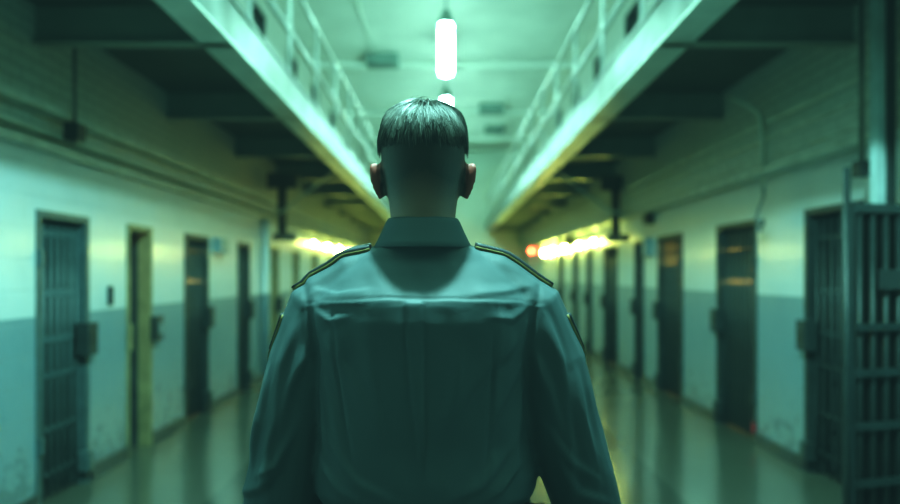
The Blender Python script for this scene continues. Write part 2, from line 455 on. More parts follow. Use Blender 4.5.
def bulkhead(X, y, z, s, m, label, group=None, r=.055):
    root = thing('wall_lamp', label, 'lamp', (X, y, z), -PI/2 if s > 0 else PI/2, group)
    bm = bmesh.new(); box(bm, -.08, .08, -.04, 0, -.08, .08, bev=.02); mk('housing', bm, M['greybox'], root)
    bm = bmesh.new(); ell(bm, (0, -.042-r*.35, 0), (r, r*.9, r), u=12, v=8); mk('globe', bm, m, root, True)
ordw = ['first', 'second', 'third', 'fourth', 'fifth', 'sixth']
for s, X, ys in ((-1, WL, (14.4, 16.0, 17.9, 19.9, 22.0)), (1, WR, (12.2, 13.7, 15.2, 17.0, 18.8, 20.4))):
    for i, y in enumerate(ys):
        bulkhead(X, y, 2.10, s, M['yellow'], '%s round yellow bulkhead lamp along the %s wall, counted from the man' % (ordw[i], side[s]), 'yellow bulkhead lamps', .034 + .008*i)
bulkhead(WR, 23.6, 2.25, 1, M['red'], 'round red warning lamp on the right wall near the end')

# ------------------------------------------------------------------ ceiling pieces
def vent(x, y, w, label):
    root = thing('ceiling_vent', label, 'vent', (x, y, ZC))
    boxes('housing', [(-w/2, w/2, -.22, .22, -.20, 0)], M['vent'], root, bev=.01)
    boxes('grille', [(-w/2+.04+i*(w-.08)/6, -w/2+.04+i*(w-.08)/6+.03, -.18, .18, -.215, -.2) for i in range(6)], M['box'], root)
vent(-1.24, 14.7, .62, 'grey vent box on the ceiling left of the white pendant')
vent(1.15, 19.0, .62, 'grey vent box on the ceiling right of the head of the man')
vent(1.40, 21.7, .55, 'small grey vent box on the ceiling, farther than its neighbour')
bm = bmesh.new(); tube(bm, [(-1.39, Y0, ZC-.03), (-1.39, 14.48, ZC-.03)], .025, 8)
tag(mk('ceiling_conduit', bm, M['conduit_light'], None, True), 'thin pale conduit running along the ceiling to a vent box', 'pipe')

# ------------------------------------------------------------------ wall pieces
def wbox(name, label, cat, s, X, y, z, w, h, d, m, group=None):
    root = thing(name, label, cat, (X, y, z), -PI/2 if s > 0 else PI/2, group)
    boxes('housing', [(-w/2, w/2, -d, 0, -h/2, h/2)], m, root, bev=.008)
    boxes('cover', [(-w/2+.015, w/2-.015, -d-.006, -d+.002, -h/2+.015, h/2-.015)], m, root, bev=.004)
    return root
# left: rod dropping from the first beam to a black box
root = thing('hanging_junction_box', 'black junction box on a rod hanging from the left walkway', 'junction box', (-2.50, 5.05, 0))
boxes('housing', [(-.05, .05, -.06, .06, 2.40, 2.52)], M['box'], root, bev=.008)
bm = bmesh.new(); tube(bm, [(0, 0, 2.51), (0, 0, DECK0-.003)], .014, 8); mk('rod', bm, M['conduit'], root, True)
# right: black box on a conduit beside the column
root = thing('hanging_junction_box', 'black junction box on a conduit beside the steel column at right', 'junction box', (2.548, 4.60, 0))
boxes('housing', [(-.035, .035, -.05, .05, 2.10, 2.20)], M['box'], root, bev=.008)
bm = bmesh.new(); tube(bm, [(0, 0, 2.19), (0, 0, DECK0-.003)], .016, 8); mk('rod', bm, M['conduit'], root, True)
# right: bent conduit with a loose cable end
root = thing('hanging_conduit', 'pale bent conduit with a loose cable end on the right wall', 'pipe', (0, -.09, 0))
bm = bmesh.new(); tube(bm, [(2.36, 6.35, 2.985), (2.50, 6.28, 2.90), (2.58, 6.25, 2.82), (2.60, 6.24, 2.6), (2.60, 6.24, 2.22)], .018, 8); mk('pipe', bm, M['conduit_light'], root, True)
bm = bmesh.new(); tube(bm, [(2.60, 6.24, 2.24), (2.61, 6.25, 2.14), (2.585, 6.28, 2.05), (2.57, 6.3, 1.97), (2.59, 6.27, 1.92), (2.60, 6.28, 1.86)], .013, 8); mk('cable', bm, M['conduit'], root, True)
bm = bmesh.new(); box(bm, 2.555, 2.62, 6.25, 6.32, 1.90, 1.96, bev=.012); mk('plug', bm, M['conduit'], root)
wbox('wall_box', 'black box under the ledge of the right wall, between third and fourth doors', 'box', 1, WR, 10.0, 2.25, .17, .15, .10, M['box'])
wbox('wall_box', 'grey box on the right wall beside the top of the third door', 'box', 1, WR, 10.1, 1.87, .24, .24, .08, M['greybox'])
wbox('wall_box', 'grey box on the left wall beside the slotted door', 'box', -1, WL, 8.52, 1.83, .30, .17, .09, M['greybox'])
wbox('switch_plate', 'small dark switch plate on the left wall beside the nearest door', 'switch', -1, WL, 5.78, 1.34, .045, .15, .03, M['box'])
wbox('wall_box', 'dark box on the right wall above the far yellow lamps', 'box', 1, WR, 16.6, 2.24, .2, .22, .1, M['box'])
# drop columns at both walls
def drop(s, X, y, label):
    root = thing('drop_pipe', label, 'pipe', (X - s*.22, y, 0))
    boxes('hanger_plate', [(-.22, .22, -.03, .03, 2.76, 2.985)], M['rust'], root, bev=.006)
    bm = bmesh.new(); tube(bm, [(0, 0, 2.05), (0, 0, 2.80)], .065, 12); mk('pipe', bm, M['rust'], root, True)
    boxes('foot_box', [(-.12, .19, -.1, .1, 2.0, 2.10)], M['rust'], root, bev=.01)
drop(-1, WL, 10.9, 'dark brown drop pipe below the left walkway')
drop(1, WR, 11.2, 'dark brown drop pipe below the right walkway')
bm = bmesh.new(); tube(bm, [(WL+.06, 10.55, .11), (WL+.06, 10.55, 2.29)], .05, 12)
tag(mk('downpipe', bm, M['wl'], None, True), 'white painted downpipe on the left wall under the drop pipe', 'pipe')
for s, X in ((-1, WL), (1, WR)):
    bm = bmesh.new(); tube(bm, [(s*1.62, 10.8, 2.985), (s*2.35, 10.8, 2.42), (X - s*.10, 10.8, 2.36)], .022, 8)
    tag(mk('knee_brace', bm, M['conduit_light'], None, True), 'pale diagonal brace from the %s walkway down to the wall' % side[s], 'brace')

# steel column at right
root = thing('steel_column', 'tall blue-grey steel column standing by the right wall behind the gate', 'column', (2.475, 4.30, 0)); root['kind'] = 'thing'
boxes('shaft', [(-.028, .028, -.03, -.018, .012, 3.232), (-.028, .028, .018, .03, .012, 3.232), (-.008, .008, -.018, .018, .012, 3.232)], M['column'], root)
boxes('foot_plate', [(-.05, .09, -.06, .06, 0, .012)], M['column'], root)
boxes('dark_side', [(.028, .075, -.05, .03, .012, 3.232)], M['box'], root)  # black strip that makes the column's right side dark

# swung gate at right
root = thing('barred_gate', 'dark barred gate swung out across the right foreground', 'gate', (2.125, 4.0, 0), math.atan2(.18, .62))
gw, gh = .645, 1.885
boxes('frame', [(0, .055, -.02, .02, .03, gh), (gw-.055, gw, -.02, .02, .03, gh), (.055, gw-.055, -.02, .02, gh-.05, gh), (.055, gw-.055, -.02, .02, .03, .08)], M['gate'], root, bev=.004)
me = bar_data(gh-.03, .014, M['gate'])
for i in range(6): link('bar', me, root, (.055+(gw-.11)*(i+.5)/6, 0, 0))
for z in (1.22, .975, .69, .385):
    boxes('crossbar', [(.055, gw-.055, -.03, -.012, z-.02, z+.02)], M['gate'], root)
boxes('backing_sheet', [(.05, gw-.05, .016, .02, .08, gh-.05)], M['gap'], root)
boxes('lock_plate', [(.20, gw-.055, -.036, -.02, 1.42, 1.53)], M['box'], root, bev=.004)
bm = bmesh.new(); tube(bm, [(-.005, -.02, 0), (-.005, -.02, 2.07)], .019, 12); c = mk('edge_pole', bm, M['gate'], root, True)
for z in (.3, 1.5): boxes('hinge', [(gw-.03, gw+.03, -.03, .03, z, z+.12)], M['gate'], root, bev=.005)

# ------------------------------------------------------------------ the man
PX, PY = -.041, 1.34

def to_np(me):
    v = np.empty(len(me.vertices)*3); me.vertices.foreach_get('co', v); return v.reshape(-1, 3)
def from_np(me, v):
    me.vertices.foreach_set('co', v.ravel()); me.update()
def remeshed(name, bm, vox, it=4, lam=.5):
    bmesh.ops.recalc_face_normals(bm, faces=bm.faces)
    me = bpy.data.meshes.new('tmp'); bm.to_mesh(me); bm.free()
    o = bpy.data.objects.new('tmp', me); COL.objects.link(o)
    md = o.modifiers.new('r', 'REMESH'); md.mode = 'VOXEL'; md.voxel_size = vox
    dg = bpy.context.evaluated_depsgraph_get()
    out = bpy.data.meshes.new_from_object(o.evaluated_get(dg)); out.name = name
    bpy.data.objects.remove(o); bpy.data.meshes.remove(me)
    laplace(out, it, lam)
    out.polygons.foreach_set('use_smooth', [True]*len(out.polygons))
    return out
def laplace(me, it, lam, mask=None):
    v = to_np(me); e = np.empty(len(me.edges)*2, dtype=np.int32); me.edges.foreach_get('vertices', e); e = e.reshape(-1, 2)
    deg = np.bincount(e.ravel(), minlength=len(v)).astype(float)[:, None]; deg[deg == 0] = 1
    for k in range(it*2):
        a = np.zeros_like(v)
        for ax in range(3):
            a[:, ax] = np.bincount(e[:, 0], v[e[:, 1], ax], len(v)) + np.bincount(e[:, 1], v[e[:, 0], ax], len(v))
        l = lam if k % 2 == 0 else -lam*.96
        d = (a/deg - v)*l
        v = v + (d if mask is None else d*mask[:, None])
    from_np(me, v)
def normals(me):
    n = np.empty(len(me.vertices)*3); me.vertices.foreach_get('normal', n); return n.reshape(-1, 3)

# arm chains (x, y, z) relative to the figure, left then right as seen
ARM = {-1: [(-.10, .0, 1.485), (-.172, .0, 1.428), (-.203, -.005, 1.34), (-.229, -.01, 1.24), (-.245, 0, 1.14), (-.256, .01, 1.05), (-.268, .045, .95), (-.268, .065, .88)],
       1: [(.10, .0, 1.488), (.186, .0, 1.428), (.220, -.005, 1.34), (.245, -.01, 1.24), (.278, 0, 1.14), (.303, .01, 1.05), (.292, .045, .95), (.29, .065, .88)]}
SLR = [.058, .0735, .072, .067, .064, .060, .055, .048]
ROOT_LOC = (PX, PY, 0)

# --- skin: head, neck, trunk, arms, hands, legs in one surface
HEAD = [(1.50, 0, 0, .060, .060, 2), (1.56, 0, -.002, .057, .059, 2), (1.60, 0, -.002, .0575, .064, 2), (1.63, 0, .004, .0610, .075, 2.1), (1.655, 0, .010, .0665, .086, 2.2),
        (1.69, 0, .012, .0745, .094, 2.3), (1.736, 0, .012, .0755, .0965, 2.35), (1.754, 0, .015, .0740, .091, 2.35), (1.771, 0, .020, .0705, .082, 2.3),
        (1.786, 0, .025, .0645, .071, 2.25), (1.799, 0, .029, .0545, .057, 2.2), (1.807, 0, .031, .042, .045, 2.1), (1.811, 0, .032, .022, .025, 2)]
bm = bmesh.new()
loft_z(bm, HEAD)
ell(bm, (0, .045, 1.633), (.056, .058, .046)); ell(bm, (0, .088, 1.600), (.022, .020, .018))          # jaw, chin
ell(bm, (0, .097, 1.700), (.055, .014, .012)); ell(bm, (0, .105, 1.632), (.024, .008, .010))         # brow, mouth
tube(bm, [(0, .104, 1.700), (0, .120, 1.675), (0, .128, 1.660), (0, .112, 1.650)], [.009, .011, .014, .012], 10)
for s in (-1, 1):
    ell(bm, (s*.040, .074, 1.662), (.026, .022, .024))                                               # cheek
    rot = Matrix.Rotation(s*.48, 3, 'Z') @ Matrix.Rotation(s*.12, 3, 'Y') @ Matrix.Rotation(.18, 3, 'X')
    ell(bm, (s*.0775, .010, 1.670), (.0075, .0175, .0315), rot)                                      # ear
    pts = []
    for k in range(11):
        t = -.6 + 3.6*k/10
        q = rot @ Vector((s*.004, -.0165*math.sin(t*.9+.3), .029*math.cos(t)))
        pts.append(Vector((s*.079, .010, 1.671)) + q)
    tube(bm, pts, .0042, 8)                                                                           # helix
    tube(bm, [Vector((s*.079, .016, 1.648)), Vector((s*.075, .019, 1.640))], .0075, 8)               # lobe
loft_z(bm, [(.92, 0, 0, .15, .10), (1.05, 0, 0, .155, .105), (1.2, 0, 0, .15, .10), (1.36, 0, .005, .165, .10), (1.44, 0, 0, .15, .085), (1.5, 0, 0, .10, .065), (1.54, 0, 0, .065, .06)])
for s in (-1, 1):
    A = ARM[s]; tube(bm, A, [.04, .05, .048, .044, .040, .040, .034, .027], 16)
    W = Vector(A[-1])
    tube(bm, [W, W+Vector((0, .012, -.03)), W+Vector((0, .02, -.075)), W+Vector((0, .022, -.10))], [(.024, .024), (.017, .034), (.0155, .041), (.012, .038)][::1], 14)
    for k, (dy, ln) in enumerate(((.033, .068), (.011, .077), (-.011, .071), (-.031, .055))):
        b = W + Vector((0, .022+dy*.92, -.095)); c = -s
        tube(bm, [b, b+Vector((c*.003, .002+dy*.1, -ln*.45)), b+Vector((c*.013, .002+dy*.12, -ln*.78)), b+Vector((c*.026, .0+dy*.12, -ln))], [.0095, .0088, .008, .0065], 8)
    b = W + Vector((-s*.004, .04, -.045))
    tube(bm, [b, b+Vector((-s*.012, .022, -.028)), b+Vector((-s*.02, .028, -.056)), b+Vector((-s*.026, .024, -.074))], [.013, .0115, .0098, .0075], 8)
    tube(bm, [(s*.09, 0, .95), (s*.105, 0, .7), (s*.11, .005, .5), (s*.112, -.01, .35), (s*.115, -.015, .12), (s*.115, .03, .06)], [.085, .07, .055, .055, .042, .045], 16)
    tube(bm, [(s*.115, -.04, .055), (s*.118, .06, .05), (s*.122, .14, .045)], [.035, .04, .032], 12)
body = remeshed('person', bm, .0042, 3, .5)
# sockets for the eyes and a stubble mask for the clipped hair
v = to_np(body); n = normals(body)
for s in (-1, 1):
    d = np.linalg.norm((v - np.array((s*.031, .102, 1.686)))*np.array((.75, .6, 1.5)), axis=1)
    v -= np.array((0, 1, 0))*(.012*np.exp(-(d/.013)**2))[:, None]
from_np(body, v)
at = body.attributes.new('stubble', 'FLOAT', 'POINT')
hx, hy, hz = v[:, 0], v[:, 1]-.0, v[:, 2]
low = 1.612 + .010*np.cos(hx*60)                       # nape line
front = np.clip((hy-.012)/.03, 0, 1)                   # in front of the ears only above the temples
low = low + front*.10
st = np.clip((hz-low)/.075, 0, 1)*(hy < .085)
ear = (np.abs(hx) > .0765) & (hz < 1.705)
st[ear] = 0
at.data.foreach_set('value', st.astype(np.float32))
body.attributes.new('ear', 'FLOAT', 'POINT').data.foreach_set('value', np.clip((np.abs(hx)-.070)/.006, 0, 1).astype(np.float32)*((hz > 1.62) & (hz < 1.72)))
sk = bpy.data.materials.new('skin'); sk.use_nodes = True; nt = sk.node_tree; b = nt.nodes['Principled BSDF']
a = N(nt, 'ShaderNodeAttribute', attribute_name='stubble')
tc = N(nt, 'ShaderNodeTexCoord'); nn = N(nt, 'ShaderNodeTexNoise', Scale=700.0, Detail=2.0); nt.links.new(tc.outputs['Object'], nn.inputs['Vector'])
n3 = N(nt, 'ShaderNodeTexNoise', Scale=25.0, Detail=4.0); nt.links.new(tc.outputs['Object'], n3.inputs['Vector'])
skin = mix_c(nt, n3.outputs['Fac'], (.30, .16, .11), (.37, .21, .15))
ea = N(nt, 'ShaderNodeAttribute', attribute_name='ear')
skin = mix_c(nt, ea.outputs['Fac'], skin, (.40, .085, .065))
f = math_n(nt, 'MULTIPLY', math_n(nt, 'MINIMUM', math_n(nt, 'MULTIPLY', math_n(nt, 'ADD', a.outputs['Fac'], math_n(nt, 'MULTIPLY', a.outputs['Fac'], nn.outputs['Fac'])), .85), 1.0), .95)
nt.links.new(mix_c(nt, f, skin, (.022, .019, .016)), b.inputs['Base Color'])
b.inputs['Roughness'].default_value = .5; b.inputs['Subsurface Weight'].default_value = .12; b.inputs['Subsurface Radius'].default_value = (.01, .004, .002)
bp = N(nt, 'ShaderNodeBump', Strength=.3, Distance=.001); nt.links.new(nn.outputs['Fac'], bp.inputs['Height']); nt.links.new(bp.outputs['Normal'], b.inputs['Normal'])
body.materials.append(sk)
man = link('person', body, None, ROOT_LOC)
tag(man, 'man in teal uniform shirt with short dark hair, standing with his back turned', 'person')
for s in (-1, 1):
    bm = bmesh.new(); ell(bm, (s*.031, .0815, 1.686), (.0105, .0105, .0068)); ey = mk('eye', bm, M['eye'], man, True)
    bm = bmesh.new(); ell(bm, (s*.031, .0905, 1.686), (.0048, .0022, .0048)); mk('iris', bm, M['hair_cap'], ey, True)
    bm = bmesh.new(); tube(bm, [(s*.012, .1105, 1.704), (s*.028, .1085, 1.709), (s*.047, .094, 1.705)], [.0035, .0042, .0025], 8); mk('eyebrow', bm, M['hair_cap'], man, True)

# --- shirt: trunk and sleeves, then folds and seams pushed into the surface
bm = bmesh.new()
loft_z(bm, [(1.095, .006, 0, .165, .112), (1.105, .006, 0, .182, .128), (1.125, .007, -.002, .194, .140), (1.16, .006, -.002, .197, .142), (1.22, .003, -.003, .187, .135), (1.29, 0, -.006, .184, .132), (1.36, 0, -.008, .190, .130),
            (1.42, 0, -.010, .196, .129), (1.453, 0, -.010, .191, .124), (1.495, 0, -.005, .160, .095), (1.525, 0, -.002, .122, .078), (1.55, 0, 0, .088, .072), (1.568, 0, 0, .070, .068)], 56, p=2.5)
for s in (-1, 1):
    A = ARM[s]; tube(bm, A, SLR if s > 0 else SLR[:4]+[.068, .070, .060, .048], 20)
    tube(bm, [(s*.05, .0, 1.512), (s*.12, 0, 1.487), (s*.175, 0, 1.447)], [.05, .056, .058], 16)      # shoulder slope
    for q in (-1,):
        ell(bm, (s*.085, -.092, 1.395), (.075, .036, .085))                                          # shoulder blade
shirt = remeshed('shirt', bm, .0046, 10, .55)
v = to_np(shirt); n = normals(shirt)
x, y, z = v[:, 0].copy(), v[:, 1].copy(), v[:, 2].copy()
back = np.clip(-n[:, 1]*1.6+.1, 0, 1); disp = np.zeros(len(v))
sl = np.clip((np.abs(x) - (.178+.02*np.clip((z-1.32)/.15, 0, 1)))/.02, 0, 1)       # 1 on the sleeves
tor = back*(1-sl)
def seg(px, pz, ax, az, bx, bz):
    dx, dz = bx-ax, bz-az; t = np.clip(((px-ax)*dx + (pz-az)*dz)/(dx*dx+dz*dz), 0, 1)
    return np.hypot(px-ax-t*dx, pz-az-t*dz), t
def crease(pts, amp, wid, mask, skew=0.0):
    best = np.full(len(v), 9.0); tt = np.zeros(len(v)); ns = len(pts)-1; sd = np.zeros(len(v))
    for i in range(ns):
        (ax, az), (bx, bz) = pts[i], pts[i+1]
        d, t = seg(x, z, ax, az, bx, bz); m_ = d < best
        best[m_] = d[m_]; tt[m_] = (i+t[m_])/ns
        cr = (x-ax)*(bz-az)-(z-az)*(bx-ax); sd[m_] = np.sign(cr[m_])
    env = np.sin(np.clip(tt, 0, 1)*PI*.9+.15)
    w = wid*(1 + skew*sd)
    return amp*np.exp(-(best/w)**2)*env*mask
# yoke seam with the lower panel lapped over it
seam = 1.4535 + .004*np.cos(x*14) - .004*(np.abs(x) > .17)
below = 1/(1+np.exp((z-seam)/.0011))
disp += tor*(.0022*(1-below)*np.clip(1-(z-seam)/.07, .0, 1))
disp -= tor*.0016*np.exp(-((z-seam-.006)/.0020)**2)
# box pleat narrowing downwards
tz = np.clip((1.4535-z)/.27, 0, 1)
xl = -.026 + .027*tz**1.3; xr = .005 - .001*tz
ins = 1/(1+np.exp(-(x-xl)/.0011)) * 1/(1+np.exp((x-xr)/.0011))
ple = ins*tor*below*np.clip((z-1.17)/.03, 0, 1)
disp += .0052*ple
disp -= tor*below*.0026*(np.exp(-((x-xl+.002)/.0024)**2)+np.exp(-((x-xr-.002)/.0024)**2))*np.clip((z-1.17)/.03, 0, 1)
# long darts
for pts in ([(.126, 1.452), (.118, 1.38), (.112, 1.27), (.104, 1.15)], [(-.150, 1.452), (-.142, 1.38), (-.125, 1.27), (-.10, 1.15)]):
    disp += crease(pts, -.0040, .0035, tor)
    disp += crease([(a_+.008, b_) for a_, b_ in pts], .0012, .006, tor)
# armhole seams
for s in (-1, 1):
    disp += crease([(s*.206, 1.49), (s*.193, 1.44), (s*.178, 1.38), (s*.172, 1.32)], -.0045, .006, back)
    disp += crease([(s*.190, 1.49), (s*.178, 1.43), (s*.164, 1.37), (s*.158, 1.31)], .0022, .008, back)
# drag folds of the back
F = [([(.165, 1.40), (.10, 1.34), (.04, 1.26)], .0035, .016), ([(-.165, 1.40), (-.11, 1.33), (-.06, 1.24)], .0035, .016),
     ([(.17, 1.36), (.125, 1.28), (.09, 1.18)], .0045, .014), ([(-.17, 1.35), (-.14, 1.27), (-.12, 1.17)], .0045, .014),
     ([(-.09, 1.43), (-.075, 1.33), (-.055, 1.20)], .003, .013), ([(.07, 1.43), (.06, 1.33), (.03, 1.21)], .0028, .013),
     ([(.16, 1.23), (.10, 1.16), (.03, 1.13)], .005, .012), ([(-.16, 1.24), (-.10, 1.165), (-.03, 1.135)], .005, .012),
     ([(.18, 1.20), (.13, 1.15), (.08, 1.125)], .005, .010), ([(-.18, 1.20), (-.13, 1.15), (-.07, 1.125)], .005, .010),
     ([(-.185, 1.445), (-.15, 1.425), (-.12, 1.435)], .0035, .008), ([(.185, 1.45), (.15, 1.425), (.11, 1.43)], .0035, .008),
     ([(-.19, 1.475), (-.14, 1.468), (-.08, 1.475)], .003, .009), ([(.19, 1.48), (.14, 1.47), (.08, 1.468)], .003, .009),
     ([(.17, 1.33), (.165, 1.26), (.155, 1.18)], .004, .010), ([(-.17, 1.33), (-.165, 1.26), (-.155, 1.18)], .004, .010)]
for p_, a_, w_ in F: disp += crease(p_, a_*1.35, w_*.85, tor, .45)
# sleeve folds
G = [([(.21, 1.43), (.235, 1.36), (.25, 1.27)], .005, .012), ([(.185, 1.38), (.215, 1.31), (.24, 1.22)], .005, .011), ([(.26, 1.34), (.275, 1.25), (.30, 1.16)], .005, .012),
     ([(.215, 1.24), (.25, 1.19), (.30, 1.15)], .005, .010), ([(.23, 1.19), (.27, 1.13), (.32, 1.11)], .006, .010), ([(.25, 1.10), (.285, 1.08), (.33, 1.09)], .005, .010), ([(.24, 1.30), (.255, 1.20), (.26, 1.12)], .004, .010)]
for p_, a_, w_ in G:
    disp += crease(p_, a_*1.9, w_*.9, back*sl, .4)
    disp += crease([(-q[0]+R.uniform(-.006, .006), q[1]+R.uniform(-.012, .012)) for q in p_], a_*1.9, w_*.9, back*sl, .4)
for i in range(len(v)):
    p = v[i]
    disp[i] += .0060*noise.noise((p[0]*10+5, p[1]*9, p[2]*4.5)) + .0026*noise.noise((p[0]*26+p[2]*9, p[1]*24+3, p[2]*11))
v = v + n*disp[:, None]
from_np(shirt, v); shirt.materials.append(M['shirt'])
sh = link('shirt', shirt, man)
bvh = BVHTree.FromPolygons([Vector(q) for q in v], [tuple(p.vertices) for p in shirt.polygons])

def draped(name, grid, m, parent, thick=.003, smooth=True):
    """a patch whose grid of surface points is lifted off the shirt"""
    bm = bmesh.new(); top = [[bm.verts.new(p+nn_*thick) for p, nn_ in row] for row in grid]; bot = [[bm.verts.new(p-nn_*.002) for p, nn_ in row] for row in grid]
    nr, nc = len(grid), len(grid[0])
    for i in range(nr-1):
        for j in range(nc-1):
            bm.faces.new((top[i][j], top[i][j+1], top[i+1][j+1], top[i+1][j])); bm.faces.new((bot[i][j], bot[i+1][j], bot[i+1][j+1], bot[i][j+1]))
    for j in range(nc-1):
        bm.faces.new((top[0][j], bot[0][j], bot[0][j+1], top[0][j+1])); bm.faces.new((top[-1][j], top[-1][j+1], bot[-1][j+1], bot[-1][j]))
    for i in range(nr-1):
        bm.faces.new((top[i][0], top[i+1][0], bot[i+1][0], bot[i][0])); bm.faces.new((top[i][-1], bot[i][-1], bot[i+1][-1], top[i+1][-1]))
    return mk(name, bm, m, parent, smooth)
def hit(o, d):
    loc, nn_, i, dist = bvh.ray_cast(Vector(o), Vector(d)); return (loc, nn_) if loc else None

for s in (-1, 1):
    def ep(t, u, w=.031):
        xx = s*(.092 + .135*t); yy = .011 + u*w*(1 - .25*t) - .006*t
        return hit((xx, yy, 1.75), (0, 0, -1))
    g = [[ep(i/14, -1+2*j/8) for j in range(9)] for i in range(15)]
    e = draped('epaulette', g, M['navy'], sh, .0075); e['label'] = 'dark navy shoulder strap'
    for u in (-1.06, 1.06):
        g = [[ep(i/14, u-.03), ep(i/14, u), ep(i/14, u+.03)] for i in range(15)]
        draped('gold_piping', g, M['gold'], e, .0045)
    # sleeve patch: shield with a gold border
    def pt(t, u, k=1.0):
        hw = .030*k*(math.sin(min(1, (1-t)*1.25+.05)*PI/2)**.8)
        return hit((s*.5, .004 + u*hw, 1.435 - .038*(k-1) - t*.075*k + .0), (-s, 0, 0))
    g = [[pt(i/10, -1+2*j/8, 1.12) for j in range(9)] for i in range(11)]
    if all(q for r in g for q in r):
        p_ = draped('shoulder_patch', g, M['gold'], sh, .0025); p_['label'] = 'shield patch with gold border'
        g = [[pt(.07+i/10*.86, -1+2*j/8, .98) for j in range(9)] for i in range(11)]
        draped('patch_field', g, M['navy'], p_, .0045)
    # cuffs
    A = ARM[s]; bm = bmesh.new(); d = (Vector(A[-1])-Vector(A[-2])).normalized()
    tube(bm, [Vector(A[-1])-d*.055, Vector(A[-1])-d*.05, Vector(A[-1])+d*.006, Vector(A[-1])+d*.01], [.046, .0505, .046, .040], 20); mk('cuff', bm, M['shirt'], sh, True)

# collar: stand and turned-down leaf, open at the throat
bm = bmesh.new(); nseg = 48; prof = [(1.545, .066), (1.582, .062), (1.596, .0605), (1.600, .0630), (1.594, .0670), (1.575, .0755), (1.558, .0840), (1.549, .0890), (1.546, .0875), (1.560, .080), (1.585, .066)]
rings = []
for k in range(nseg+1):
    t = PI/2 + .20 + (2*PI-.40)*k/nseg
    fr = max(0, math.sin(t))                                   # 1 at the throat
    ring = []
    for zz, rr in prof:
        dz = -.030*fr**1.5*(zz-1.50)/.1 - .028*fr**3
        fl = (rr-.066)
        ring.append(bm.verts.new((math.cos(t)*(rr*.985), math.sin(t)*(rr*1.0) - .002 + .012*fr*fr*(fl > .01), zz+dz - (0.006*fr*(fl > .02)))))
    rings.append(ring)
for a_, b_ in zip(rings, rings[1:]):
    for k in range(len(prof)):
        bm.faces.new((a_[k], a_[(k+1) % len(prof)], b_[(k+1) % len(prof)], b_[k]))
bm.faces.new(rings[0]); bm.faces.new(rings[-1][::-1])
mk('collar', bm, M['shirt'], sh, True)
for zz in (1.20, 1.28, 1.36, 1.44):
    bm = bmesh.new(); h_ = hit((0, .4, zz), (0, -1, 0)); ell(bm, h_[0], (.006, .003, .006), u=10, v=6); mk('button', bm, M['navy'], sh, True)

# belt with pouches
def ring(name, z0, z1, rx, ry, th, m, parent, cx=.004, p=2.5):
    bm = bmesh.new(); n_ = 56; rs = []
    for zz, o_ in ((z0, 0), (z1, 0), (z1, -th), (z0, -th)):
        r_ = []
        for k in range(n_):
            t = 2*PI*k/n_; c, q = math.cos(t), math.sin(t)
            r_.append(bm.verts.new((cx+(rx+o_)*math.copysign(abs(c)**(2/p), c), (ry+o_)*math.copysign(abs(q)**(2/p), q), zz)))
        rs.append(r_)
    for i in range(4):
        a_, b_ = rs[i], rs[(i+1) % 4]
        for k in range(n_): bm.faces.new((a_[k], a_[(k+1) % n_], b_[(k+1) % n_], b_[k]))
    return mk(name, bm, m, parent)
belt = ring('belt', 1.058, 1.108, .186, .132, .012, M['leather'], man)
bm = bmesh.new(); box(bm, .172, .214, -.105, -.055, 1.02, 1.113, bev=.01); mk('pouch', bm, M['leather'], belt)
bm = bmesh.new(); box(bm, -.165, -.115, -.14, -.105, 1.02, 1.10, bev=.01); mk('pouch', bm, M['leather'], belt)
bm = bmesh.new(); box(bm, -.02, .03, .128, .140, 1.056, 1.11, bev=.004); mk('buckle', bm, M['gold'], belt)
# trousers and shoes
bm = bmesh.new()
loft_z(bm, [(1.10, .004, 0, .172, .118), (1.05, .004, 0, .178, .126), (.98, 0, -.004, .186, .134), (.90, 0, -.004, .184, .130), (.84, 0, 0, .16, .11)][::-1], 40, p=2.4)
for s in (-1, 1):
    tube(bm, [(s*.088, -.004, .95), (s*.10, 0, .82), (s*.106, .004, .6), (s*.11, .004, .48), (s*.113, -.006, .3), (s*.116, -.006, .10), (s*.117, -.002, .045)], [.09, .092, .08, .075, .072, .070, .072], 20)
tr = remeshed('trousers', bm, .007, 6, .5); tr.materials.append(M['trouser']); link('trousers', tr, man)
for s in (-1, 1):
    bm = bmesh.new()
    loft_z(bm, [(.0, s*.119, .045, .043, .125), (.022, s*.119, .045, .044, .126), (.03, s*.119, .045, .045, .124), (.055, s*.119, .040, .045, .117), (.075, s*.118, .020, .043, .095), (.095, s*.117, .0, .042, .066), (.12, s*.117, -.008, .042, .056)], 28, p=2.4)
    mk('shoe', bm, M['leather'], man, True)

# --- hair: a cap for the longer top and strands combed over it
def head_r(zz):
    for a_, b_ in zip(HEAD, HEAD[1:]):
        if a_[0] <= zz <= b_[0]:
            t = (zz-a_[0])/(b_[0]-a_[0]); return [a_[i]+(b_[i]-a_[i])*t for i in range(6)]
    return list(HEAD[-1] if zz > 1.7 else HEAD[0])
def head_pt(zz, th, off=0.0):
    _, cx, cy, rx, ry, pw = head_r(zz); c, q = math.cos(th), math.sin(th)
    return Vector((cx+(rx+off)*math.copysign(abs(c)**(2/pw), c), cy+(ry+off)*math.copysign(abs(q)**(2/pw), q), zz))
bm = bmesh.new(); ns = 48
rings = []
zs = [1.733, 1.738, 1.746, 1.755, 1.765, 1.776, 1.788, 1.798, 1.806, 1.811]
for i, zz in enumerate(zs):
    r_ = []
    for k in range(ns):
        th = 2*PI*k/ns; fr = max(0, math.sin(th))
        z2 = min(1.8115, zz + (1-i/len(zs))*(.045*fr**2) + (1-i/len(zs))*.004*math.sin(th*7)); off = (.0002, .0004, .0006, .0008, .001, .001, .001, .001, .001, .001)[i]
        p = head_pt(z2, th, off); p.z += .001*i/len(zs); r_.append(bm.verts.new(p))
    rings.append(r_)
